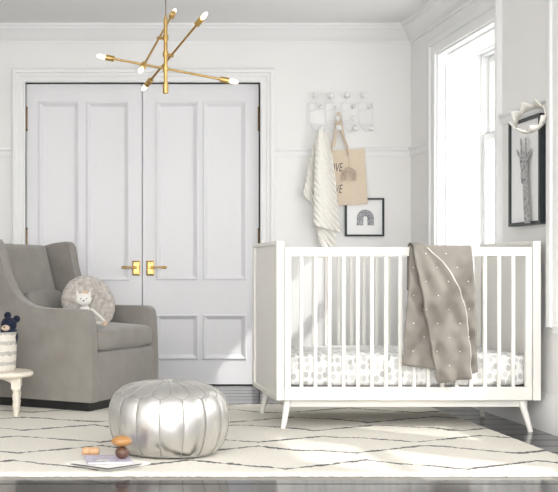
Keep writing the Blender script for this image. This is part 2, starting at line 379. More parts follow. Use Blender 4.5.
# ------------------------------------------------------------------ doors
FYD = BY+.035                                       # face of the door leaves
def dX(px): return (px-VX)*FYD/F
def dZ(py): return CH+(HY-py)*FYD/F
def make_door(name, x0, x1, panels, hinge_x, plate, lever_to, side):
    top, bot = DZ-.005, .008
    b = B()
    b.box(x0, x1, FYD+.012, FYD+.045, bot, top)      # core
    xs = sorted(set(p[0] for p in panels)); xe = sorted(set(p[1] for p in panels))
    for a, c in ((x0, xs[0]), (xe[0], xs[1]), (xe[1], x1)): b.box(a, c, FYD, FYD+.014, bot, top)
    zs = sorted(set(p[2] for p in panels)); ze = sorted(set(p[3] for p in panels))
    for i in (0, 1):
        for a, c in ((bot, zs[0]), (ze[0], zs[1]), (ze[1], top)): b.box(xs[i], xe[i], FYD, FYD+.014, a, c)
    for p in panels:                                # bolection moulding round each sunk panel
        b.rect_rings((0, FYD, 0), (1, 0, 0), (0, 0, 1), (0, -1, 0), p,
                     [(.012, 0), (.011, .008), (.004, .012), (-.004, .009), (-.012, .0), (-.02, -.008), (-.026, -.012)])
    leaf = struct(b.build(name, M['door'], org=((x0+x1)/2, FYD, 0), ang=25))
    for zz in (dZ(119), dZ(240), dZ(352)):
        hb = B(); hb.tube([(hinge_x, FYD-.012, zz-.075), (hinge_x, FYD-.012, zz+.075)], .007, 10)
        hb.ell((hinge_x, FYD-.012, zz+.08), .010, nu=10, nv=6); hb.ell((hinge_x, FYD-.012, zz-.08), .010, nu=10, nv=6)
        hb.build('hinge', M['dbrass'], leaf)
    px0, px1, pz0, pz1 = plate; cx = (px0+px1)/2; cz = (pz0+pz1)/2+.005
    hb = B(); hb.rect_rings((0, FYD, 0), (1, 0, 0), (0, 0, 1), (0, -1, 0), plate, [(0, 0), (0, .008), (-.007, .012), (-.010, .009)], cap=True)
    for zz in (pz0+.016, pz1-.016): hb.ell((cx, FYD-.010, zz), (.005, .003, .005), nu=8, nv=6)
    hd = hb.build('door_handle', M['brass'], leaf, ang=30)
    d = -1 if lever_to < cx else 1
    lb = B(); lb.tube([(cx, FYD-.008, cz), (cx, FYD-.02, cz), (cx, FYD-.05, cz)], [.012, .010, .009], 12)
    L = abs(lever_to-cx)
    pr = [(0, .010), (.12, .009), (.35, .0065), (.6, .0075), (.8, .011), (.92, .010), (1, .004)]
    lb.tube([(cx+d*L*t, FYD-.05, cz) for t, r in pr], [r for t, r in pr], 12)
    lb.build('lever', M['brass'], hd)
    return leaf
def pan(a, b_, c, d): return (dX(a), dX(b_), dZ(d), dZ(c))
xm = dX(142.2)
make_door('door_1', DX0+.005, xm-.003, [pan(40, 78, 103, 279), pan(88, 128, 103, 279), pan(40, 78, 316, 358), pan(88, 128, 316, 358)],
          DX0+.006, (dX(132.3), dX(140), dZ(275.4), dZ(260.7)), dX(121), -1)
make_door('door_2', xm+.003, DX1-.005, [pan(157.5, 197, 103, 278.5), pan(204.5, 245, 103, 278.5), pan(157.5, 197, 316, 358), pan(204.5, 245, 316, 358)],
          DX1-.006, (dX(146.4), dX(154.2), dZ(275.4), dZ(260.7)), dX(166.5), 1)

# ------------------------------------------------------------------ windows
def make_window(k, y0, y1, c_near):
    root = bpy.data.objects.new('window_%d' % k, None); COL.objects.link(root); root.location = (WX, (y0+y1)/2, WB); struct(root)
    b = B(); pr = [(0, 0), (0, .016), (.02, .022), (.024, .016), (.07, .018), (.075, .030), (.11, .034), (WC, .026), (WC, 0)]
    R = []
    o = Vector((RX, 0, 0))
    for kk in range(4):
        ring = []
        for d, hh in pr:
            dn = d*c_near/WC
            y, z = ((y0-dn, WB), (y0-dn, WT+d*.86), (y1+d, WT+d*.86), (y1+d, WB))[kk]
            ring.append((RX-hh, y, z))
        R.append(ring)
    b.loops(R); b.build('casing', M['trim'], root, ang=30)
    b = B(); b.box(RX-.05, WX-.02, y0+.001, y1-.001, WB-.03, WB+.014); b.build('window_sill', M['trim'], root, bevel=.006)
    # lining panels in the deep reveal
    for yy, sgn in ((y1, -1), (y0, 1)):
        b = B()
        b.box(RX+.002, WX-.03, yy if sgn > 0 else yy-.012, yy+.012 if sgn > 0 else yy, WB, WT-.012)
        for z0, z1 in ((WB+.08, 1.66), (1.74, WT-.09)):
            b.rect_rings((0, yy+sgn*.012, 0), (1, 0, 0), (0, 0, 1), (0, sgn, 0), (RX+.06, WX-.075, z0, z1),
                         [(.008, 0), (.006, .010), (0, .012), (-.008, .010), (-.014, .002), (-.016, 0)])
        b.build('reveal_panel', M['trim'], root, ang=25)
    b = B(); b.box(RX+.002, WX-.03, y0+.012, y1-.012, WT-.012, WT)
    b.rect_rings((0, 0, WT-.012), (1, 0, 0), (0, 1, 0), (0, 0, -1), (RX+.06, WX-.075, y0+.08, y1-.08), [(.008, 0), (.006, .010), (0, .012), (-.008, .010), (-.014, 0)])
    b.build('reveal_panel', M['trim'], root, ang=25)
    # frame and the two sashes
    b = B(); fw = .028
    b.box(WX-.03, RX+.36, y0, y0+fw, WB, WT); b.box(WX-.03, RX+.36, y1-fw, y1, WB, WT)
    b.box(WX-.03, RX+.36, y0+fw, y1-fw, WT-fw, WT); b.box(WX-.03, RX+.36, y0+fw, y1-fw, WB, WB+fw)
    b.build('window_frame', M['trim'], root, bevel=.003)
    for z0, z1, xx in ((1.715, WT-fw, WX+.012), (WB+fw, 1.765, WX-.022)):
        b = B(); sw = .042; a0, a1 = y0+fw, y1-fw
        b.box(xx, xx+.03, a0, a0+sw, z0, z1); b.box(xx, xx+.03, a1-sw, a1, z0, z1)
        b.box(xx, xx+.03, a0+sw, a1-sw, z0, z0+.05); b.box(xx, xx+.03, a0+sw, a1-sw, z1-.05, z1)
        s_ = b.build('sash', M['trim'], root, bevel=.003)
        B().box(xx+.013, xx+.016, a0+sw, a1-sw, z0+.05, z1-.05).build('window_pane', M['glass'], s_, smooth=False)
make_window(1, *WINS[0], .07)
make_window(2, *WINS[1], .13)
for k_ in range(2, len(WINS)): make_window(k_+1, *WINS[k_], .13)  # unseen windows, added to let in more sun and sky light

# ------------------------------------------------------------------ rug
RT = .018
b = B(); rx0, rx1, ry0, ry1 = -1.0, 2.20, 4.53, 6.88
def rugf(u, v):
    x = rx0+(rx1-rx0)*u; y = ry0+(ry1-ry0)*v
    e = min(u*(rx1-rx0), (1-u)*(rx1-rx0), v*(ry1-ry0), (1-v)*(ry1-ry0))
    ex = 0
    if e < 1e-6: ex = random.uniform(-.006, .006)
    z = RT*(min(1, .45+e/.03) if e > 1e-6 else .25)
    return Vector((x+ex, y+ex, z+random.uniform(-.0012, .0012)))
NU, NV = 240, 180
b.surf(rugf, NU, NV)
edge = [e for e in b.bm.edges if e.is_boundary]
r_ = bmesh.ops.extrude_edge_only(b.bm, edges=edge)
for v in r_['geom']:
    if isinstance(v, bmesh.types.BMVert): v.co.z = .0005
tag(b.build('area_rug', M['rug'], org=((rx0+rx1)/2*0, 0, 0), ang=80), 'large cream shag rug with dark zigzag diamond lines on the dark plank floor', 'rug')

# ------------------------------------------------------------------ crib
CY0, CY1 = 5.766, 6.515; CXL, CXR = 1.073, 2.447; TH = .041
crib = thing('baby_crib', ((CXL+CXR)/2, (CY0+CY1)/2, 0), 'white mid-century baby crib with slatted sides and splayed tapered legs', 'crib')
def end_panel(xo, xi, sgn):
    b = B(); zt, zb = .996, .167
    lo, hi = min(xo, xi), max(xo, xi)
    b.box(lo, hi, CY0, CY0+.032, zb, zt); b.box(lo, hi, CY1-.032, CY1, zb, zt)
    b.box(lo, hi, CY0+.032, CY1-.032, zt-.02, zt); b.box(lo, hi, CY0+.032, CY1-.032, zb, zb+.022)
    b.box(lo+.012, hi-.012, CY0+.032, CY1-.032, zb+.022, zt-.02)
    b.build('end_panel', M['crib'], crib, bevel=.002)
end_panel(CXL, CXL+TH, -1); end_panel(CXR, CXR-TH, 1)
xa, xb = CXL+TH+.002, CXR-TH-.002; ST = .034
n_sl = 16; sp0 = (301.9-VX)/192.5; sp1 = (514.3-VX)/192.5
spn = None
for y0 in (CY0+.004, CY1-.030):
    B().box(xa, xb, y0, y0+.026, .918, .965).build('top_rail', M['crib'], crib, bevel=.003)
    B().box(xa, xb, y0, y0+.026, .167, .237).build('bottom_rail', M['crib'], crib, bevel=.003)
    B().box(xa+.001, xa+ST, y0+.001, y0+.025, .237, .918).build('stile', M['crib'], crib, bevel=.002)
    B().box(xb-ST, xb-.001, y0+.001, y0+.025, .237, .918).build('stile', M['crib'], crib, bevel=.002)
    for i in range(n_sl):
        x = sp0+(sp1-sp0)*i/(n_sl-1)
        if spn is None:
            spn = B().box(x-.0095, x+.0095, y0+.006, y0+.020, .233, .922).build('spindle', M['crib'], crib, bevel=.003); sx0, sy0 = x, y0
        else:
            c = spn.copy(); COL.objects.link(c); c.parent = crib; c.location = spn.location+Vector((x-sx0, y0-sy0, 0))
# under-frame and legs
b = B(); b.box(1.125, 2.395, CY0+.045, CY0+.07, .128, .167); b.box(1.125, 2.395, CY1-.07, CY1-.045, .128, .167)
b.box(1.125, 1.16, CY0+.07, CY1-.07, .128, .167); b.box(2.36, 2.395, CY0+.07, CY1-.07, .128, .167)
b.build('base_frame', M['crib'], crib, bevel=.003)
B().box(xa, xb, CY0+.032, CY1-.032, .205, .232).build('mattress_support', M['crib'], crib, smooth=False)
for fx, fy, tx, ty in ((1.108, CY0+.012, 1.140, CY0+.05), (2.398, CY0+.012, 2.362, CY0+.05), (1.106, CY1-.11, 1.138, CY1-.115), (2.382, CY1-.11, 2.352, CY1-.115)):
    zf = RT if fx < 2.2 else 0
    B().tube([(fx, fy, zf), (fx+(tx-fx)*.4, fy+(ty-fy)*.4, .07), (tx, ty, .168)], [.012, .0155, .020], 16).build('leg', M['crib'], crib)
# mattress
def soft_box(x0, x1, y0, y1, z0, z1, r, puff=0, side=0, nx=14, ny=10, nz=5):
    b = B(); bm = b.bm
    cx, cy, cz = (x0+x1)/2, (y0+y1)/2, (z0+z1)/2; hx, hy, hz = (x1-x0)/2, (y1-y0)/2, (z1-z0)/2
    def mp(p):
        p = Vector(p); q = Vector((p.x*hx, p.y*hy, p.z*hz))
        c = Vector((max(-hx+r, min(hx-r, q.x)), max(-hy+r, min(hy-r, q.y)), max(-hz+r, min(hz-r, q.z))))
        d = q-c
        if d.length > 1e-9: q = c+d.normalized()*r
        fx, fy, fz = 1-p.x**2, 1-p.y**2, 1-p.z**2
        q.z += puff*p.z*fx*fy; q.x += side*p.x*fy*fz; q.y += side*p.y*fx*fz
        return q+Vector((cx, cy, cz))
    def seg(n):   # samples clustered at the ends
        return [-cos(pi*i/n)*.5*.6+(-1+2*i/n)*.7 for i in range(n+1)]
    def g(n):
        return [max(-1, min(1, (-1+2*i/n)*.6+.4*(-cos(pi*i/n)))) for i in range(n+1)]
    gx, gy, gz = g(nx), g(ny), g(nz)
    for s_ in (-1, 1):
        b.surf(lambda u, v: mp((gx[round(u*nx)], gy[round(v*ny)], s_)), nx, ny)
        b.surf(lambda u, v: mp((gx[round(u*nx)], s_, gz[round(v*nz)])), nx, nz)
        b.surf(lambda u, v: mp((s_, gy[round(u*ny)], gz[round(v*nz)])), ny, nz)
    bmesh.ops.remove_doubles(bm, verts=bm.verts, dist=1e-5)
    return b
b = soft_box(xa+.004, xb-.004, CY0+.036, CY1-.036, .234, .408, .03, .006)
tag(b.build('crib_mattress', M['sheet'], org=((CXL+CXR)/2, (CY0+CY1)/2, .234), sub=1), 'crib mattress in a white fitted sheet with grey watercolour spots', 'mattress')

# ------------------------------------------------------------------ quilt over the front rail
FRY = CY0+.004; RTZ = .965
def qx(px): return (px-VX)*5.75/F
def qz(py): return CH+(HY-py)*5.75/F
import mathutils.noise as mnoise
TX, TZ = .115, .072
def tuft_d2(X, z):
    k0 = round((.93-z)/TZ); best = 9
    for k in (k0-1, k0, k0+1):
        st = TX/2 if k % 2 else 0
        i = round((X-1.72-st)/TX); best = min(best, (X-1.72-st-i*TX)**2+(z-.93+k*TZ)**2)
    return best
def drape(lf, rt, zb, off, back, amp, ph, nu=22, nv=44):
    """sheet from behind the rail, over its top, hanging in front; off = stand-off from the rail"""
    yb = FRY+.026+off; yf = FRY-off; zt = RTZ+off
    arc = (yb-yf)
    def f(u, v):
        # v 0..1: back part .0-.22, over the top .22-.3, front .3-1
        if v < .2:
            t = v/.2; z = zt-.012-back*(1-t); y = yb+.004+.01*sin(9*u+ph)*(1-t)**1
            vv = 0
        elif v < .3:
            t = (v-.2)/.1; a = pi*t; y = (yb+yf)/2+cos(a)*arc/2; z = zt-.012+sin(a)*.012; vv = 0
        else:
            vv = (v-.3)/.7; y = yf; z = None
        px = lf(vv)+(rt(vv)-lf(vv))*u
        if z is None:
            zbot = qz(zb(u)); ztop = zt-.012; z = ztop+(zbot-ztop)*vv
            w = min(1, vv*3)
            y = yf-amp*w*(.5+.5*sin(6.5*u*pi*.6+ph+1.3*vv))-.006*w
            X_ = qx(px); d2 = tuft_d2(X_, z)
            y -= w*.020*(1-math.exp(-d2/(2*.024**2)))+w*.010*mnoise.noise(Vector((X_*16+ph*3, z*9, ph)))
        return Vector((qx(px), y, z))
    return f
quilt = thing('baby_quilt', (qx(440), CY0, RTZ), 'taupe tufted quilt folded over the front rail of the crib', 'quilt')
lfA = lambda v: lerp([(0, 410.5), (.3, 407.5), (1, 401.5)], v); rtA = lambda v: lerp([(0, 472.5), (.5, 474.5), (1, 476)], v)
zbA = lambda u: lerp([(0, 365), (.35, 368.5), (.6, 371), (.9, 374), (1, 371.5)], u)
fA = drape(lfA, rtA, zbA, .006, .22, .016, .4, 40, 56)
b = B(); b.surf(fA, 40, 56)
b.build('under_fold', M['quilt'], quilt, solid=.007, ang=80)
lfB = lambda v: lerp([(0, 412), (.06, 412.5), (.25, 417), (.5, 423), (.8, 430), (1, 435.5)], v)
rtB = lambda v: lerp([(0, 424), (.05, 430), (.12, 440), (.22, 449), (.35, 457), (.5, 462.5), (.75, 466.5), (1, 467.8)], v)
zbB = lambda u: lerp([(0, 381), (.1, 382.5), (.5, 380), (1, 378)], u)
fB0 = drape(lfB, rtB, zbB, .020, .06, .014, 2.2, 34, 56)
def fB(u, v):
    p = fB0(u, v)
    if v > .3: p.y = min(p.y-.018, FRY-.040)
    return p
b = B(); b.surf(fB, 34, 56)
b.build('top_fold', M['quilt'], quilt, solid=.009, ang=80)
b = B(); b.tube([fB(1, .3+.7*k/40)+Vector((.001, -.003, 0)) for k in range(41)], .003, 8)
b.build('piping', M['quiltb'], quilt)
# turned-back corner showing the pale lining
b = B()
def fL(u, v):
    p = fB(1, .30+.42*v); wdt = .022*sin(pi*min(1, v*1.0))**.8*(1-v*.5)
    return p+Vector((-.004+wdt*u*.55, .002-.010*sin(pi*u)*(1-v), wdt*u*.1))
b.surf(fL, 5, 24); b.build('lining', M['quiltb'], quilt, solid=.004, ang=80)
tuft = None
for f, lf, rt, zb, off in ((fA, lfA, rtA, zbA, .006), (fB, lfB, rtB, zbB, .020)):
    for k in range(0, 9):
        for i in range(-1, 5):
            X_, z = 1.72+(TX/2 if k % 2 else 0)+i*TX, .93-k*TZ
            ppx = VX+X_*F/5.75; u = .5; vv = 0
            for it in range(6):
                zt = RTZ+off-.012; vv = (zt-z)/(zt-qz(zb(u))); u = (ppx-lf(vv))/(rt(vv)-lf(vv)); u = max(-.5, min(1.5, u))
            if not (.05 < u < .93 and .02 < vv < .97): continue
            if f is fA and lfB(vv)+3 < ppx < rtB(vv)-2: continue       # under the top fold
            p = f(u, .3+.7*vv)+Vector((0, -.0055, 0))
            if tuft is None:
                tuft = B().ell(p, (.0036, .003, .003), nu=8, nv=6).build('tuft_stitch', M['thread'], quilt); tp = p
            else:
                c = tuft.copy(); COL.objects.link(c); c.parent = quilt; c.location = p-tp

# ------------------------------------------------------------------ armchair
AX, AY, YAW = .125, 6.45, radians(31)
fd = Vector((cos(YAW), -sin(YAW), 0)); wd_ = Vector((sin(YAW), cos(YAW), 0)); CWD = .88
def cp(t, v, z): return Vector((AX, AY, 0))-fd*t+wd_*v+Vector((0, 0, z))
chair = thing('wingback_armchair', cp(.42, CWD/2, 0), 'grey velvet wingback nursery armchair on a black plinth base', 'armchair')
CB = .072
prof = [(0.0, CB), (-.004, .2), (.0, .4), (.008, .54), (.016, .585), (.035, .608), (.065, .616), (.2, .617), (.31, .618), (.38, .624), (.43, .635), (.48, .658), (.525, .693), (.56, .74),
        (.59, .80), (.612, .86), (.628, .92), (.642, .98), (.652, 1.018), (.664, 1.036), (.69, 1.040), (.78, 1.032), (.86, 1.015), (.885, 1.0), (.885, .7), (.87, .4), (.86, CB)]
def arm(v0, sgn):
    b = B(); tk = .085
    n = len(prof); rr = .018; L = []
    # cross-section inflates slightly so the upholstery looks padded
    cxy = (.45, .5)
    def ins(t, z, d):
        return (t+(cxy[0]-t)*d*1.2, z+(cxy[1]-z)*d if z > CB+.01 else z)
    lay = [(0, .030), (.004, .012), (.014, .003), (.028, 0), (tk-.028, 0), (tk-.014, .003), (tk-.004, .012), (tk, .030)]
    for off, d in lay:
        ring = []
        for t, z in prof:
            q = ins(t, z, d)
            fl = .03*max(0, (z-.62)/.4)*(-1)          # wings flare outwards towards the top
            ring.append(cp(q[0], v0+sgn*(off+fl), q[1]))
        L.append(ring)
    b.loops(L); return b.build('arm', M['velvet'], chair, ang=50)
arm(0, 1); arm(CWD, -1)
# backrest: leaning slab with a soft face
b = B(); rings = []
for z, t0, t1 in ((.40, .665, .84), (.6, .70, .86), (.8, .755, .872), (.94, .792, .876), (.985, .802, .874), (1.01, .818, .866), (1.018, .838, .858)):
    R = []
    for k in range(13):
        v = .07+(CWD-.14)*k/12; s_ = (v-CWD/2)/(CWD/2-.07); R.append(cp(t0-.025*(1-s_**4)*min(1, (1.03-z)*6), v, z-.0*s_**2))
    for k in range(13):
        v = CWD-.07-(CWD-.14)*k/12; R.append(cp(t1, v, z))
    rings.append(R)
b.loops(rings); b.build('backrest', M['velvet'], chair, sub=1)
# front panel and seat deck
b = B(); rings = []
for z, d in ((CB, .0), (.2, -.006), (.33, -.004), (.355, .004), (.362, .02)):
    rings.append([cp(.012+d, .07, z), cp(.004+d, .3, z), cp(.002+d, CWD/2, z), cp(.004+d, CWD-.3, z), cp(.012+d, CWD-.07, z), cp(.66, CWD-.07, z), cp(.66, .07, z)])
b.loops(rings); b.build('front_panel', M['velvet'], chair, ang=50)
b = soft_box(-.70, .012, -(CWD/2-.088), CWD/2-.088, .366, .495, .035, .03, .008)
for v in b.bm.verts:
    x, y = v.co.x, v.co.y; v.co = cp(-x, CWD/2+y, v.co.z)
b.build('seat_cushion', M['velvet'], chair, sub=1)
b = B(); q = [cp(.03, .03, RT), cp(.03, CWD-.03, RT), cp(.80, CWD-.03, RT), cp(.80, .03, RT)]
b.prism(q, (0, 0, CB-RT-.001)); b.build('plinth', M['plinth'], chair, bevel=.003)
# lumbar cushion
b = soft_box(-.07, .07, -.20, .20, -.095, .095, .055, .0, .0)
for v in b.bm.verts:
    c = v.co; s_ = 1-(abs(c.y)/.20)**3*.35
    x = c.x*s_; z = c.z
    # lean back
    a = radians(18); x2, z2 = x*cos(a)-z*sin(a), x*sin(a)+z*cos(a)
    v.co = cp(.535-x2, .335+c.y, .622+z2)
tag(b.build('lumbar_cushion', M['velvet2'], org=cp(.535, .335, .53), sub=1), 'small grey lumbar cushion against the armchair back', 'cushion')
# round fur cushion
def pil(cn, R, T, nrm, mname):
    b = B(); nrm = Vector(nrm).normalized(); prf = []
    for k in range(25):
        a = -pi/2+pi*k/24; r = R*cos(a)**.55 if cos(a) > 1e-6 else 0.0; prf.append((max(r, .0005), T*sin(a)))
    rnd = random.Random(4)
    b.lathe(prf, cn, 56, axis=nrm)
    for v in b.bm.verts: v.co += Vector((rnd.uniform(-1, 1), rnd.uniform(-1, 1), rnd.uniform(-1, 1)))*.0035
    return b
pc = cp(.40, .665, .665)
pc = P(88.5, 303, 6.93)
b = pil(pc, .178, .060, -wd_*.50+fd*.70+Vector((0, 0, .30)), 'fur')
tag(b.build('round_cushion', M['fur'], org=pc, ang=180), 'round mottled grey fur cushion leaning in the corner of the armchair', 'cushion')

# plush cat on the seat
cy = 6.70
hc = P(83.5, 299.5, cy)
cat = thing('plush_cat', P(88, 326, cy), 'white plush cat with tan tuft sitting on the armchair seat', 'soft toy')
px = cy/F
hd = B(); hd.ell(hc, (.049, .036, .039), nu=24, nv=14); ho = hd.build('head', M['plushw'], cat)
for s_ in (-1, 1):
    e = B(); c = hc+Vector((s_*.033, 0, .030))
    e.prism([c+Vector((-.016, -.006, -.008)), c+Vector((.016, -.006, -.008)), c+Vector((s_*.007, -.006, .026))], (0, .012, 0)); e.build('ear', M['plushw'], ho, bevel=.004, seg=3)
    B().ell(hc+Vector((s_*.017, -.034, .006)), (.0036, .003, .0045), nu=8, nv=6).build('eye', M['ink'], ho)
B().ell(hc+Vector((.0, -.037, -.006)), (.006, .004, .0045), nu=10, nv=6).build('nose', M['ink'], ho)
t_ = B()
for k in range(26):
    a = random.uniform(0, 2*pi); r = random.uniform(0, .02)
    t_.ell(hc+Vector((.010+r*cos(a), .004+r*sin(a)*.6, .038+random.uniform(-.002, .008))), .009, nu=8, nv=6)
t_.build('tuft', M['plusht'], ho)
bd = hc+Vector((.008, .012, -.085)); B().ell(bd, (.036, .030, .058), rot=(radians(-14), 0, 0)).build('body', M['plushw'], cat)
def limb(a, b_, r, paw):
    pts = spline([a, (Vector(a)+Vector(b_))/2+Vector((0, 0, .004)), b_], 6)
    o = B().tube(pts, r, 10).build('leg' if paw == 'leg' else 'front_leg', M['plushw'], cat)
    B().ell(b_, (r*1.7, r*1.6, r*1.5), nu=12, nv=8).build('paw', M['plusht'], o)
limb(P(91, 309, cy-.03), P(105.5, 322.5, cy-.06), .009, 'front')
limb(P(88, 323.5, cy-.04), P(104.5, 323.8, cy-.085), .0105, 'leg')
limb(P(80, 318, cy-.03), P(84, 323.5, cy-.10), .0105, 'leg')

# ------------------------------------------------------------------ kid's stool, basket, plush mouse
tc_ = Vector((-.402, 6.375, 0)); TT = .268
tb = thing('side_table', (tc_.x, tc_.y, RT), 'small round cream painted stool table with turned legs beside the armchair', 'table')
B().lathe([(.178, TT-.030), (.188, TT-.026), (.193, TT-.016), (.190, TT-.005), (.184, TT)], tc_, 56).build('tabletop', M['cream'], tb, ang=30)
b = B()
a_ = .112
for ax_ in range(4):
    ca, sa = cos(ax_*pi/2), sin(ax_*pi/2)
    pts = []
    for k in range(13):
        u = -a_+2*a_*k/12; pts.append((u, TT-.075+.035*max(0, 1-(u/(a_*.75))**2)))
    poly = [(-a_, TT-.030)]+pts+[(a_, TT-.030)]
    poly3 = [tc_+Vector((u*ca-(-.104)*sa, u*sa+(-.104)*ca, z)) for u, z in poly]
    b.prism(poly3, Vector((-(.014)*sa*-1*-1, .014*ca, 0)) if False else Vector((-.014*sa, .014*ca, 0)))
b.build('apron', M['cream'], tb, bevel=.002)
lp = [(.0125, RT), (.0155, RT+.02), (.0185, RT+.055), (.0205, RT+.068), (.0165, RT+.078), (.0195, RT+.092), (.0215, RT+.115), (.0165, RT+.135), (.021, RT+.142), (.022, RT+.155)]
for sx_, sy_ in ((1, -1), (-1, -1), (1, 1), (-1, 1)):
    c = tc_+Vector((sx_*.096, sy_*.096, 0)); b = B(); b.lathe(lp, c, 16); b.box(c.x-.026, c.x+.026, c.y-.026, c.y+.026, RT+.155, TT-.030)
    b.build('leg', M['cream'], tb, ang=40)
bc = Vector((-.418, 6.365, TT)); BH = .224
b = B(); prf = [(.098, 0), (.104, .004), (.108, .03), (.112, .12), (.115, BH-.004), (.1165, BH), (.110, BH+.001), (.107, BH-.006), (.104, .03), (.098, .012)]
b.lathe([(.0005, 0)]+prf+[(.0005, .012)], bc, 48, cap=False); bsk = b.build('storage_basket', M['basket'], org=bc, ang=50)
tag(bsk, 'cream woven basket with grey stripes on the small round table', 'basket')
my = 6.362
mh = P(8.8, 324.5, my)
ms = thing('plush_mouse', (mh.x, mh.y, bc.z+.09), 'navy plush mouse with round ears and tan muzzle peeking from the striped basket', 'soft toy')
ho = B().ell(mh, (.046, .043, .043), rot=(0, .2, 0)).build('head', M['navy'], ms)
for ppx, ppy in ((7.6, 315.4), (16.6, 319.0)):
    c = P(ppx, ppy, my+.012); B().ell(c, (.021, .011, .021), rot=(.1, 0, .2)).build('ear', M['navy'], ho)
mz = P(5.6, 328, my-.042); mo = B().ell(mz, (.024, .016, .018), nu=16, nv=10).build('muzzle', M['plusht'], ho)
B().ell(mz+Vector((-.006, -.015, .006)), (.006, .004, .005), nu=10, nv=6).build('nose', M['ink'], mo)
B().lathe([(.004, -.125), (.045, -.115), (.055, -.07), (.045, -.03), (.03, -.012), (.004, -.005)], mh, 20).build('body', M['navy'], ms)

# ------------------------------------------------------------------ pouf
pc = Vector((.446, 5.03, RT)); PR, PH = .274, .312; NS = 16; ph0 = radians(-90+9.2)
pp = [(.0, .0), (.10, .0), (.175, .002), (.212, .014), (.244, .048), (.264, .10), (.271, .155), (.268, .205), (.254, .248), (.228, .281), (.190, .303), (.14, .316), (.09, .322), (.04, .3245), (.0, .325)]
pps = spline([(r, 0, z) for r, z in pp], 4)
NPS = len(pps)-1
def pouf_pt(a, s, push=0.0):
    f = s*NPS; i = min(int(f), NPS-1); q = pps[i].lerp(pps[i+1], f-i); r, z = max(q.x, 0), q.z
    return pc+Vector((cos(a)*(r+push), sin(a)*(r+push), z+push*.3))
def seam_dist(a, z):
    k = ((a-ph0)/(2*pi/NS)); return abs(k-round(k))*2          # 0 at seam .. 1 mid-panel
s_hi = 0.0
for i, q in enumerate(pps):
    if q.z <= .272 and i < NPS: s_hi = i/NPS
s_pk = 0.0
for i, q in enumerate(pps):
    if q.z <= .303: s_pk = i/NPS
nA = NS*8
rings = []
rnd = random.Random(3)
for j in range(1, NPS):
    s = j/NPS; ring = []
    for i in range(nA):
        a = ph0+2*pi*i/nA; q = pps[j]
        if s < s_hi: d = seam_dist(a, q.z)
        else:
            d1 = seam_dist(a, q.z); d2 = 1-d1; t = min(1, (s-s_hi)/max(1e-3, s_pk-s_hi))
            d = d1*(1-t)+d2*t if t < 1 else d2
        bul = .0055*(sqrt(max(0, min(1, d)))-.6)*min(1, q.x/.12)*min(1, q.z/.02 if q.z < .02 else 1)
        ring.append(pc+Vector((cos(a)*(q.x+bul), sin(a)*(q.x+bul), max(0, q.z+bul*.35*(1 if q.z > .2 else 0)))))
    rings.append(ring)
b = B(); b.loops(rings)
pf = b.build('leather_pouf', M['silver'], org=pc, sub=1, ang=180)
tag(pf, 'round silver metallic leather pouf with stitched panels on the rug', 'pouf')
b = B()
def sp_(a, s):
    return pouf_pt(a, s, .001)
step = 2*pi/NS; s_lo = 3*4/NPS
for k in range(NS):
    a = ph0+k*step
    b.tube([sp_(a, s_lo+(s_hi-s_lo)*i/16) for i in range(17)], .0022, 5)
    for sg in (-1, 1):
        pts = []
        for i in range(9):
            t = i/8; pts.append(pouf_pt(a+sg*step/2*sin(t*pi/2), s_hi+(s_pk-s_hi)*(1-cos(t*pi/2))*.6+(s_pk-s_hi)*.4*t, .000))
        b.tube(pts, .0022, 5)
    am = a+step/2
    b.tube([sp_(am, s_pk+(.985-s_pk)*i/12) for i in range(13)], .0020, 5)
b.tube([pouf_pt(2*pi*i/96, s_lo*1.0, .001) for i in range(96)], .003, 5, closed=True)
b.build('stitching', M['seam'], pf)
B().lathe([(.0005, .327), (.022, .3275), (.024, .324), (.018, .320)], pc, 24).build('centre_button', M['silver'], pf)

# ------------------------------------------------------------------ books and wooden stones
def fl(px, py, z): 
    Y = (CH-z)*F/(py-HY); return Vector(((px-VX)*Y/F, Y, z))
def book(name, q, z, t, cover, label, cover_name):
    pts = [fl(a, b_, z) for a, b_ in q]; cen = sum(pts, Vector())/4
    root = thing(name, (cen.x, cen.y, z), label, 'book')
    B().prism([cen+(p-cen)*1.0 for p in pts], (0, 0, .0016)).build('back_cover', cover, root)
    B().prism([cen+(p-cen)*.97+Vector((0, 0, .0016)) for p in pts], (0, 0, t-.0032)).build('pages', M['paper'], root)
    B().prism([p+Vector((0, 0, t-.0016)) for p in pts], (0, 0, .0016)).build('cover', cover, root)
    return root, pts, cen
zr = RT+.0015
bk, pw, cw = book('picture_book', [(64, 464.6), (108, 471.2), (151, 464.2), (112, 459.0)], zr, .010, M['paper'], 'white picture book lying open at the bottom of the pile on the rug', 'paper')
for i, (a, b_) in enumerate((((70, 464.8), (105, 470)),)):
    B().prism([fl(70, 464.4, zr+.0102), fl(108, 469.7, zr+.0102), fl(143, 464.2, zr+.0102), fl(141, 463.6, zr+.0102), fl(108, 468.4, zr+.0102), fl(73, 463.6, zr+.0102)], (0, 0, .0005)).build('printed_line', M['darkgrey'], bk)
z2 = zr+.0115
bk2, pl_, cl = book('picture_book', [(88, 464.6), (132.8, 463.8), (128.5, 456.6), (83.5, 457.2)], z2, .009, M['lilac'], 'lilac picture book with grey pictures under the wooden toys', 'lilac')
B().prism([fl(96, 461, z2+.0092), fl(110, 461.4, z2+.0092), fl(108, 459.2, z2+.0092), fl(97, 459, z2+.0092)], (0, 0, .0005)).build('picture', M['paperg'], bk2)
z3 = z2+.0098
bc_ = fl(122.4, 459.3, z3); bc_.y += .012
B_r = .0305
o = B().ell(bc_+Vector((0, 0, .0262)), (B_r, .030, .0262), nu=24, nv=14).build('wooden_stone', M['wdark'], org=bc_)
tag(o, 'dark walnut wooden balancing stone on the lilac book', 'wooden toy', )
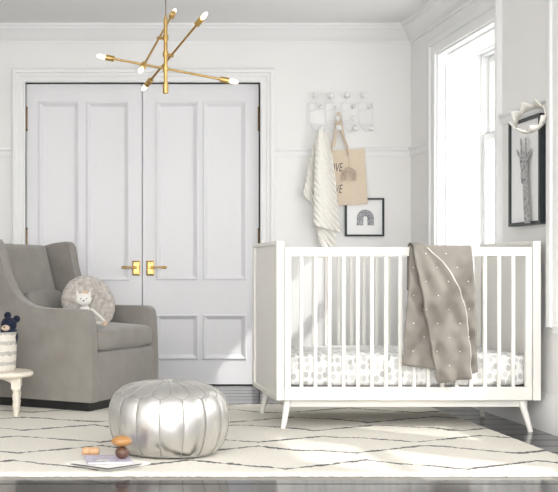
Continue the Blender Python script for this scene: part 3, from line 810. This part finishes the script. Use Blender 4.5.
o = B().ell(bc_+Vector((-.003, 0, .0524+.0232)), (.0440, .036, .0235), nu=28, nv=14).build('wooden_stone', M['worange'], org=bc_+Vector((0, 0, .0524)))
tag(o, 'honey orange oval wooden stone balanced on top of the dark stone', 'wooden toy')
cc = fl(90.8, 456.4, RT); cc.y += .03
cc = fl(90.8, 455.2, RT+.002)
R0 = .0182
b = B(); pr = [(-.039, .010), (-.037, .0155), (-.031, .0182), (-.012, .0182), (-.010, .0168), (-.008, .0182), (.010, .0182), (.012, .0168), (.014, .0182), (.031, .0182), (.037, .0155), (.039, .010)]
rot = radians(-3)
b.tube([cc+Vector((u*cos(rot), u*sin(rot), R0)) for u, r in pr], [r for u, r in pr], 24)
o = b.build('wooden_stone', M['wlight'], org=cc, ang=40)
tag(o, 'pale wooden barrel-shaped toy lying on the rug beside the lilac book', 'wooden toy')

# ------------------------------------------------------------------ chandelier
chy = 6.0; sx_ = 165.6
p0 = P(sx_, 93, chy); top = P(sx_, 14.5, chy)
ch = thing('sputnik_chandelier', (p0.x, p0.y, CZ), 'brass three-arm chandelier with six lit bare bulbs hanging from the ceiling', 'chandelier')
B().lathe([(.06, CZ), (.06, CZ-.012), (.052, CZ-.02), (.012, CZ-.026), (.008, CZ-.04)], (p0.x, p0.y, 0), 32).build('canopy', M['brass'], ch, ang=30)
B().tube([(p0.x, chy, CZ-.03), (p0.x, chy, top.z-.004)], .0025, 8).build('rod', M['dbrass'], ch)
b = B(); b.tube([top, P(sx_, 17, chy), P(sx_, 18, chy), P(sx_, 92, chy)], [.005, .006, .0105, .0105], 16)
b.tube([P(sx_, 83, chy), P(sx_, 83.4, chy), P(sx_, 93, chy), P(sx_, 93.6, chy)], [.0105, .0155, .0155, .012], 16)
b.build('stem', M['brass'], ch, ang=30)
arms = [((96.5, 55.6), (238.5, 82.6), .05, -.05, 69.0, -.024), ((207, 12.5), (142, 90.5), -.26, .26, 54.2, .024), ((175.4, 9.5), (139.6, 72.5), .31, -.31, 37.7, -.024)]
for (a, b_, da, db, jy, jo) in arms:
    A = P(a[0], a[1], chy+da); Bb = P(b_[0], b_[1], chy+db); d = (Bb-A).normalized()
    n_ = B(); jp = None
    # arm passes beside the stem; collar joins them
    C = P(sx_, jy, chy)
    t = (C-A).dot(d); near = A+d*t; sh = Vector((0, 0, 0))
    perp = (near-C); 
    ar = B().tube([A+d*.085, Bb-d*.085], .0062, 12).build('arm', M['brass'], ch)
    co = B(); co.tube([C+(C-near).normalized()*.014, C, near, near+(near-C).normalized()*.012] if perp.length > .02 else [C-Vector((0, .02, 0)), C+Vector((0, .02, 0))], .0085, 12)
    co.tube([C-Vector((0, 0, .014)), C+Vector((0, 0, .014))], .0155, 16)
    co.build('collar', M['brass'], ch, ang=40)
    for E, dd in ((A, -d), (Bb, d)):
        s0 = E-dd*.102
        so = B(); so.tube([s0, s0+dd*.004, s0+dd*.010, s0+dd*.012, s0+dd*.022, s0+dd*.024, s0+dd*.034, s0+dd*.036, s0+dd*.05, s0+dd*.051], [.009, .0165, .0165, .0155, .0155, .0168, .0168, .0155, .0155, .011], 16)
        sk = so.build('socket', M['rubber'], ar, ang=30)
        bl = B(); bl.tube([s0+dd*x for x in (.049, .053, .058, .068, .084, .094, .100, .102)], [.006, .009, .0118, .0128, .0122, .0098, .005, .001], 14)
        bo = bl.build('bulb', M['bulb'], sk)

# ------------------------------------------------------------------ coat rack
ry = BY-.012
rk = thing('coat_rack', P(346, 120, BY), 'white wire coat rack with round knobs on the back wall', 'coat rack')
b = B(); wy = BY-.010
top_b = [314.3, 330.5, 347.3, 363.8]; low_b = [322.3, 338.7, 355.2, 371.7]; mid_b = [321.1, 337.3, 353.3, 370.0]
def W(px, py, off=.010): 
    return P(px, py, BY-off)
for i in range(4):
    t, l, m_ = top_b[i], low_b[i], mid_b[i]
    x1 = t-4.8
    b.tube(spline([W(t, 95.3, .05), W(t, 95.9, .012), W(t-1.2, 99), W(x1, 104), W(x1, 118), W(x1+1.5, 126), W(t+2, 131.5), W(l-3, 131.2), W(l-.5, 128.8, .014), W(l, 128, .055)], 6), .0018, 6)
    b.tube(spline([W(m_, 106.5, .032), W(m_, 106.9, .012), W(m_-2, 109), W(m_-8, 110.5), W(x1, 111)], 5), .0018, 6)
    if i in (1, 2): b.tube(spline([W(m_+.3, 118.2, .040), W(m_+.2, 118.4, .012), W(m_-4, 120), W(x1, 122)], 5), .0018, 6)
for yy in (103, 124): b.tube([W(top_b[0]-7, yy, .007), W(top_b[-1]+9, yy, .007)], .0016, 6)
b.tube([W(top_b[0]-7, 103, .007), W(top_b[0]-7, 124, .007)], .0016, 6)
b.tube([W(top_b[-1]+9, 103, .007), W(top_b[-1]+9, 124, .007)], .0016, 6)
b.build('wire_frame', M['wire'], rk)
for i in range(4):
    B().ell(W(top_b[i], 95.3, .055), .0235, nu=20, nv=12).build('knob', M['rackw'], rk)
    B().ell(W(mid_b[i], 106.5, .036), .0175, nu=18, nv=10).build('knob', M['rackw'], rk)
    B().ell(W(low_b[i], 128, .060), .0225, nu=20, nv=12).build('knob', M['rackw'], rk)
    if i in (1, 2): B().ell(W(mid_b[i]+.3, 118.2, .044), .0175, nu=18, nv=10).build('knob', M['rackw'], rk)

# ------------------------------------------------------------------ knitted throw on the rack
def V_(px, py, off):
    p = P(px, py, BY-off); return p
th = thing('knitted_throw', V_(321, 130, .06), 'cream ribbed knit throw hanging from the left side of the coat rack', 'blanket')
def sheet(lf, rt, yt, yb, off, amp, ph, ribs, folds=2.2):
    def f(u, v):
        px = lf(v)+(rt(v)-lf(v))*u
        py = yt(u)+(yb(u)-yt(u))*v
        w = min(1, .25+v*2)
        o = off+amp*w*sin(folds*pi*u+ph)+.006*w*sin(ribs*2*pi*(v-u*.26))*(.75+.25*sin(14*u))+.004*sin(pi*u)
        return V_(px, py, o)
    return f
m1 = sheet(lambda v: lerp([(0, 318.5), (.12, 317), (.35, 314.5), (.7, 314), (1, 313.5)], v), lambda v: lerp([(0, 325), (.1, 328.5), (.3, 333), (.6, 336.5), (1, 340)], v),
           lambda u: 129.5+1.5*abs(u-.5), lambda u: 225.5+7*u, .074, .022, .3, 15)
b = B(); b.surf(m1, 44, 120); b.build('front_layer', M['knit'], th, solid=.008, ang=80)
m2 = sheet(lambda v: lerp([(0, 318), (.3, 312), (1, 302.5)], v), lambda v: lerp([(0, 323), (1, 318)], v),
           lambda u: 131, lambda u: 195.5+13*u, .040, .012, 1.2, 10, 1.4)
b = B(); b.surf(m2, 24, 80); b.build('side_layer', M['knit'], th, solid=.007, ang=80)
m3 = sheet(lambda v: lerp([(0, 320), (.7, 315.5), (1, 319)], v), lambda v: lerp([(0, 326), (.6, 338), (1, 335.5)], v),
           lambda u: 150, lambda u: 245.5+2.5*sin(pi*u), .036, .012, 2.0, 14, 2.0)
b = B(); b.surf(m3, 28, 100); b.build('back_layer', M['knit'], th, solid=.007, ang=80)

# ------------------------------------------------------------------ tote bag
tt = thing('canvas_tote', V_(349, 205, .035), 'natural canvas tote bag with handwritten lettering hanging on the coat rack', 'bag')
def tote(side):
    def f(u, v):
        px = lerp([(0, 328.5), (1, 331)], v)*(1-u)+lerp([(0, 364.6), (1, 367.8)], v)*u; py = (150.5*(1-u)+148.2*u)*(1-v)+(206*(1-u)+204*u)*v
        pf = sin(pi*u)**.6*sin(pi*min(1, v*.93+.07))**.5
        return V_(px, py, .030+side*(.0015+.011*pf)+.004*sin(5*u+3*v))
    return f
b = B(); b.surf(tote(1), 30, 30); b.surf(tote(-1), 30, 30)
b.build('bag_body', M['canvas'], tt, ang=80)
def ribbon(pts, wdt, m, name, par):
    sp = spline(pts, 8); b = B(); A = []
    for i, p in enumerate(sp):
        d = (sp[min(i+1, len(sp)-1)]-sp[max(i-1, 0)]).normalized(); s_ = d.cross(Vector((0, 1, 0)))
        s_ = s_.normalized()*wdt if s_.length > .05 else Vector((wdt, 0, 0)); A.append((p-s_, p+s_))
    b.surf(lambda u, v: A[round(v*(len(A)-1))][round(u)], 1, len(A)-1)
    return b.build(name, m, par, solid=.003, ang=80)
ribbon([V_(331.5, 156, .046), V_(331.8, 149, .046), V_(335, 136, .050), V_(337.6, 124.6, .050), V_(339.8, 124.5, .050), V_(343, 136, .050), V_(347.6, 149, .046), V_(348.2, 156, .046)], .0085, M['canvas'], 'strap', tt)
ribbon([V_(333, 151, .020), V_(335.5, 136, .026), V_(337.2, 115.6, .030), V_(339.6, 115.6, .030), V_(344, 138, .026), V_(349, 151, .020)], .0085, M['canvas'], 'strap', tt)
dg = None
for py in (172, 193.5):
    cu = bpy.data.curves.new('lettering', 'FONT'); cu.body = 'LOVE'; cu.size = .145; cu.shear = .28; cu.extrude = .0006; cu.align_x = 'LEFT'; cu.space_character = 1.0
    to = bpy.data.objects.new('lettering_source', cu); COL.objects.link(to)
    bpy.context.view_layer.update()
    me = bpy.data.meshes.new_from_object(to.evaluated_get(bpy.context.evaluated_depsgraph_get()))
    bpy.data.objects.remove(to)
    xs = [v.co.x for v in me.vertices]; x0, x1 = min(xs), max(xs)
    tx0, tx1 = V_(326.5, py, .045).x, V_(343.0, py, .045).x
    pz = V_(330, py, .045).z; k = (tx1-tx0)/(x1-x0)
    for v in me.vertices:
        x, y, z = v.co; X_ = tx0+(x-x0)*k; Z_ = pz+y*.60+(X_-tx0)*.05
        pxx = VX+X_*F/(BY-.045); u = (pxx-329.5)/37.5
        pyy = HY-(Z_-CH)*F/(BY-.045); vv = (pyy-149.5)/55.5
        sf = tote(1)(max(0, min(1, u)), max(0, min(1, vv)))
        v.co = (X_, sf.y-.0016-z, Z_)
    o = bpy.data.objects.new('lettering', me); COL.objects.link(o); me.materials.clear(); me.materials.append(M['ink'])
    me.transform(Matrix.Translation(-Vector(tt.location))); o.parent = tt
# rope rainbow ornament
orn = thing('rainbow_ornament', V_(349.3, 181, .065), 'small beige rope rainbow ornament hanging in front of the tote bag', 'ornament')
oc = V_(349.3, 174.5, .062)
for r in (.046, .0345, .023):
    pts = [oc+Vector((-r, 0, -.046)), oc+Vector((-r, 0, -.02))]+[oc+Vector((-r*cos(pi*k/16), 0, r*sin(pi*k/16))) for k in range(17)]+[oc+Vector((r, 0, -.02)), oc+Vector((r, 0, -.046))]
    B().tube(pts, .0048, 8).build('rope_arc', M['cord'], orn)
B().tube(spline([oc+Vector((0, 0, .05)), V_(349.2, 160, .064), V_(347, 146, .064), V_(341.6, 132, .075), V_(339.6, 129.5, .088)], 6), .0022, 6).build('cord_loop', M['cord'], orn)

# ------------------------------------------------------------------ framed rainbow print
fy = BY
x0, x1 = (345.2-VX)*(BY-.02)/F, (384.3-VX)*(BY-.02)/F; z0, z1 = CH+(HY-236.3)*(BY-.02)/F, CH+(HY-198)*(BY-.02)/F
fr = thing('rainbow_picture', ((x0+x1)/2, BY, z0), 'square black framed grey rainbow print on the back wall', 'picture')
b = B(); b.rect_rings((0, BY, 0), (1, 0, 0), (0, 0, 1), (0, -1, 0), (x0+.013, x1-.013, z0+.013, z1-.013), [(.013, 0), (.013, .022), (0, .022), (0, .008)]); b.build('frame', M['frame'], fr, ang=30)
B().box(x0+.012, x1-.012, BY-.010, BY-.002, z0+.012, z1-.012).build('mat_board', M['mat'], fr, smooth=False)
b = B(); c = P(365.3, 218.2, BY-.01); c.y = BY-.0105
for k, r in enumerate((.062, .050, .038, .026)):
    R1, R0_ = r, r-.0105; a = []; 
    out_ = [(-R1, -.052)]+[(-R1*cos(pi*j/18), R1*sin(pi*j/18)) for j in range(19)]+[(R1, -.052)]
    in_ = [(R0_, -.052)]+[(R0_*cos(pi*j/18), R0_*sin(pi*j/18)) for j in range(19)]+[(-R0_, -.052)]
    q = [c+Vector((x, 0, z)) for x, z in out_]; q2 = [c+Vector((x, 0, z)) for x, z in in_[::-1]]
    b.surf(lambda u, v: (q, q2)[round(v)][round(u*(len(q)-1))]+Vector((0, -.0004, 0)), len(q)-1, 1)
b.build('rainbow_print', M['wash'], fr, solid=.0006, smooth=False)

# ------------------------------------------------------------------ giraffe picture on the right wall
GX = RX-.040
def G(px, py, off=.0):
    X_ = GX+.010-off; Y_ = F*X_/(px-VX); return Vector((X_, Y_, CH+(HY-py)*Y_/F))
gy1 = F*GX/(508.3-VX); gy0 = F*GX/(539.5-VX); gz0 = CH+(HY-226.8)*gy1/F; gz1 = CH+(HY-123.5)*gy1/F
gf = thing('giraffe_picture', (RX, (gy0+gy1)/2, gz0), 'black framed giraffe drawing on the right wall beside the window', 'picture')
b = B(); b.rect_rings((RX, 0, 0), (0, 1, 0), (0, 0, 1), (-1, 0, 0), (gy0+.018, gy1-.018, gz0+.018, gz1-.018), [(.018, 0), (.018, .040), (0, .040), (0, .026)]); b.build('frame', M['frame'], gf, ang=30)
B().box(RX-.029, RX-.004, gy0+.017, gy1-.017, gz0+.017, gz1-.017).build('mat_board', M['mat'], gf, smooth=False)
def flat(polys, name, m, off):
    b = B()
    for q in polys:
        sp = [G(*p, off=off) for p in q]
        b.prism(sp, (-.0004, 0, 0))
    return b.build(name, m, gf, smooth=False)
outline = [(524.6, 223.3), (523.6, 210), (523.0, 195), (522.7, 184.2), (521.3, 182.8), (520.7, 178), (520.9, 170), (519.8, 163), (519.7, 159), (517.8, 155.5), (516.4, 151), (516.7, 149), (518.8, 151.3), (520.6, 154.6),
           (520.4, 146), (520.1, 140), (521.0, 138), (521.9, 140), (522.2, 146), (522.7, 152.8), (524.8, 152.6), (525.0, 145), (525.0, 139), (526.0, 137), (526.8, 139), (526.9, 146), (527.0, 154),
           (528.8, 151), (531.0, 148.3), (531.6, 150), (530.2, 154.6), (528.3, 158.4), (528, 162), (527.0, 168), (527.8, 174), (528.2, 182), (528.6, 195), (529.4, 210), (530.6, 223)]
flat([outline], 'giraffe_drawing', M['pencil'], .0195)
for q in ([(520.0, 161), (521.3, 160), (521.7, 162), (520.6, 163)], [(526.6, 160.6), (527.8, 160), (527.8, 162.3), (526.7, 162.6)]): flat([q], 'drawn_eye', M['pencild'], .0199)
for q in ([(521.3, 179), (522.3, 178.6), (522.1, 180.6), (521.4, 180.6)], [(524.0, 179), (524.8, 178.8), (524.7, 180.4), (524, 180.4)]): flat([q], 'drawn_nostril', M['pencild'], .0199)

# ------------------------------------------------------------------ felt crown on the frame corner
axis = Vector((-.68, -.54, .50)).normalized(); cc = P(530.5, 119.5, 5.80)
q = Vector((0, 0, 1)).rotation_difference(axis).to_matrix()
cr = thing('felt_crown', cc, 'cream felt play crown hung over the corner of the giraffe picture', 'crown')
b = B(); NP = 8; n = NP*8
def crown_pt(a, zz, R): return cc+q @ Vector((R*cos(a), R*sin(a), zz))
lo = []; hi = []
for i in range(n):
    a = 2*pi*i/n; ph = (i % 8)/8; tri_ = 1-abs(ph*2-1)
    lo.append(crown_pt(a, -.014, .080)); hi.append(crown_pt(a, .014+.042*tri_, .084+.010*tri_))
b.loops([lo, hi], True, False); b.build('band', M['felt'], cr, solid=.005, ang=80)
b = B()
k0 = P(542, 107, 5.80); b.tube(spline([crown_pt(radians(20), -.01, .084), k0, k0+Vector((.004, .01, .012)), k0+Vector((.012, .0, -.006))], 6), .004, 6)
b.build('ribbon_tie', M['ribbon'], cr)

# ------------------------------------------------------------------ light
wld = bpy.data.worlds.new('World'); S.world = wld; wld.use_nodes = True
bg = wld.node_tree.nodes['Background']; bg.inputs['Color'].default_value = (1.0, .985, .965, 1); bg.inputs['Strength'].default_value = 4.0
sd = bpy.data.lights.new('sun', 'SUN'); sd.energy = 2.9; sd.angle = radians(.9); sd.color = (1, .97, .92)
so = bpy.data.objects.new('sun', sd); COL.objects.link(so)
so.rotation_euler = Vector((-1, .90, -1.2)).to_track_quat('-Z', 'Y').to_euler(); so.location = (6, 0, 6)
def portal(loc, rot, sx, sy):
    l = bpy.data.lights.new('sky_portal', 'AREA'); l.shape = 'RECTANGLE'; l.size = sx; l.size_y = sy; l.cycles.is_portal = True
    o = bpy.data.objects.new('sky_portal', l); COL.objects.link(o); o.location = loc; o.rotation_euler = rot
for a, b_ in WINS: portal((RX+.37, (a+b_)/2, (WB+WT)/2), (0, radians(90), 0), WT-WB, b_-a)
portal((.1, -.15, CZ+.02), (0, 0, 0), 4.9, 4.6)
portal((.1, FY-.01, CZ/2), (radians(90), 0, 0), 4.9, CZ)

# ------------------------------------------------------------------ camera
cd = bpy.data.cameras.new('camera'); cam = bpy.data.objects.new('camera', cd); COL.objects.link(cam)
cam.location = (0, 0, CH); cam.rotation_euler = (radians(90), 0, 0)
cd.sensor_fit = 'HORIZONTAL'; cd.sensor_width = 36; cd.lens = F/558*36
cd.shift_x = (279-VX)/558; cd.shift_y = (HY-246)/558; cd.clip_start = .05
S.camera = cam
S.view_settings.view_transform = 'Standard'; S.view_settings.look = 'None'; S.view_settings.gamma = 1; S.view_settings.use_curve_mapping = False
S.view_settings.exposure = 0.48
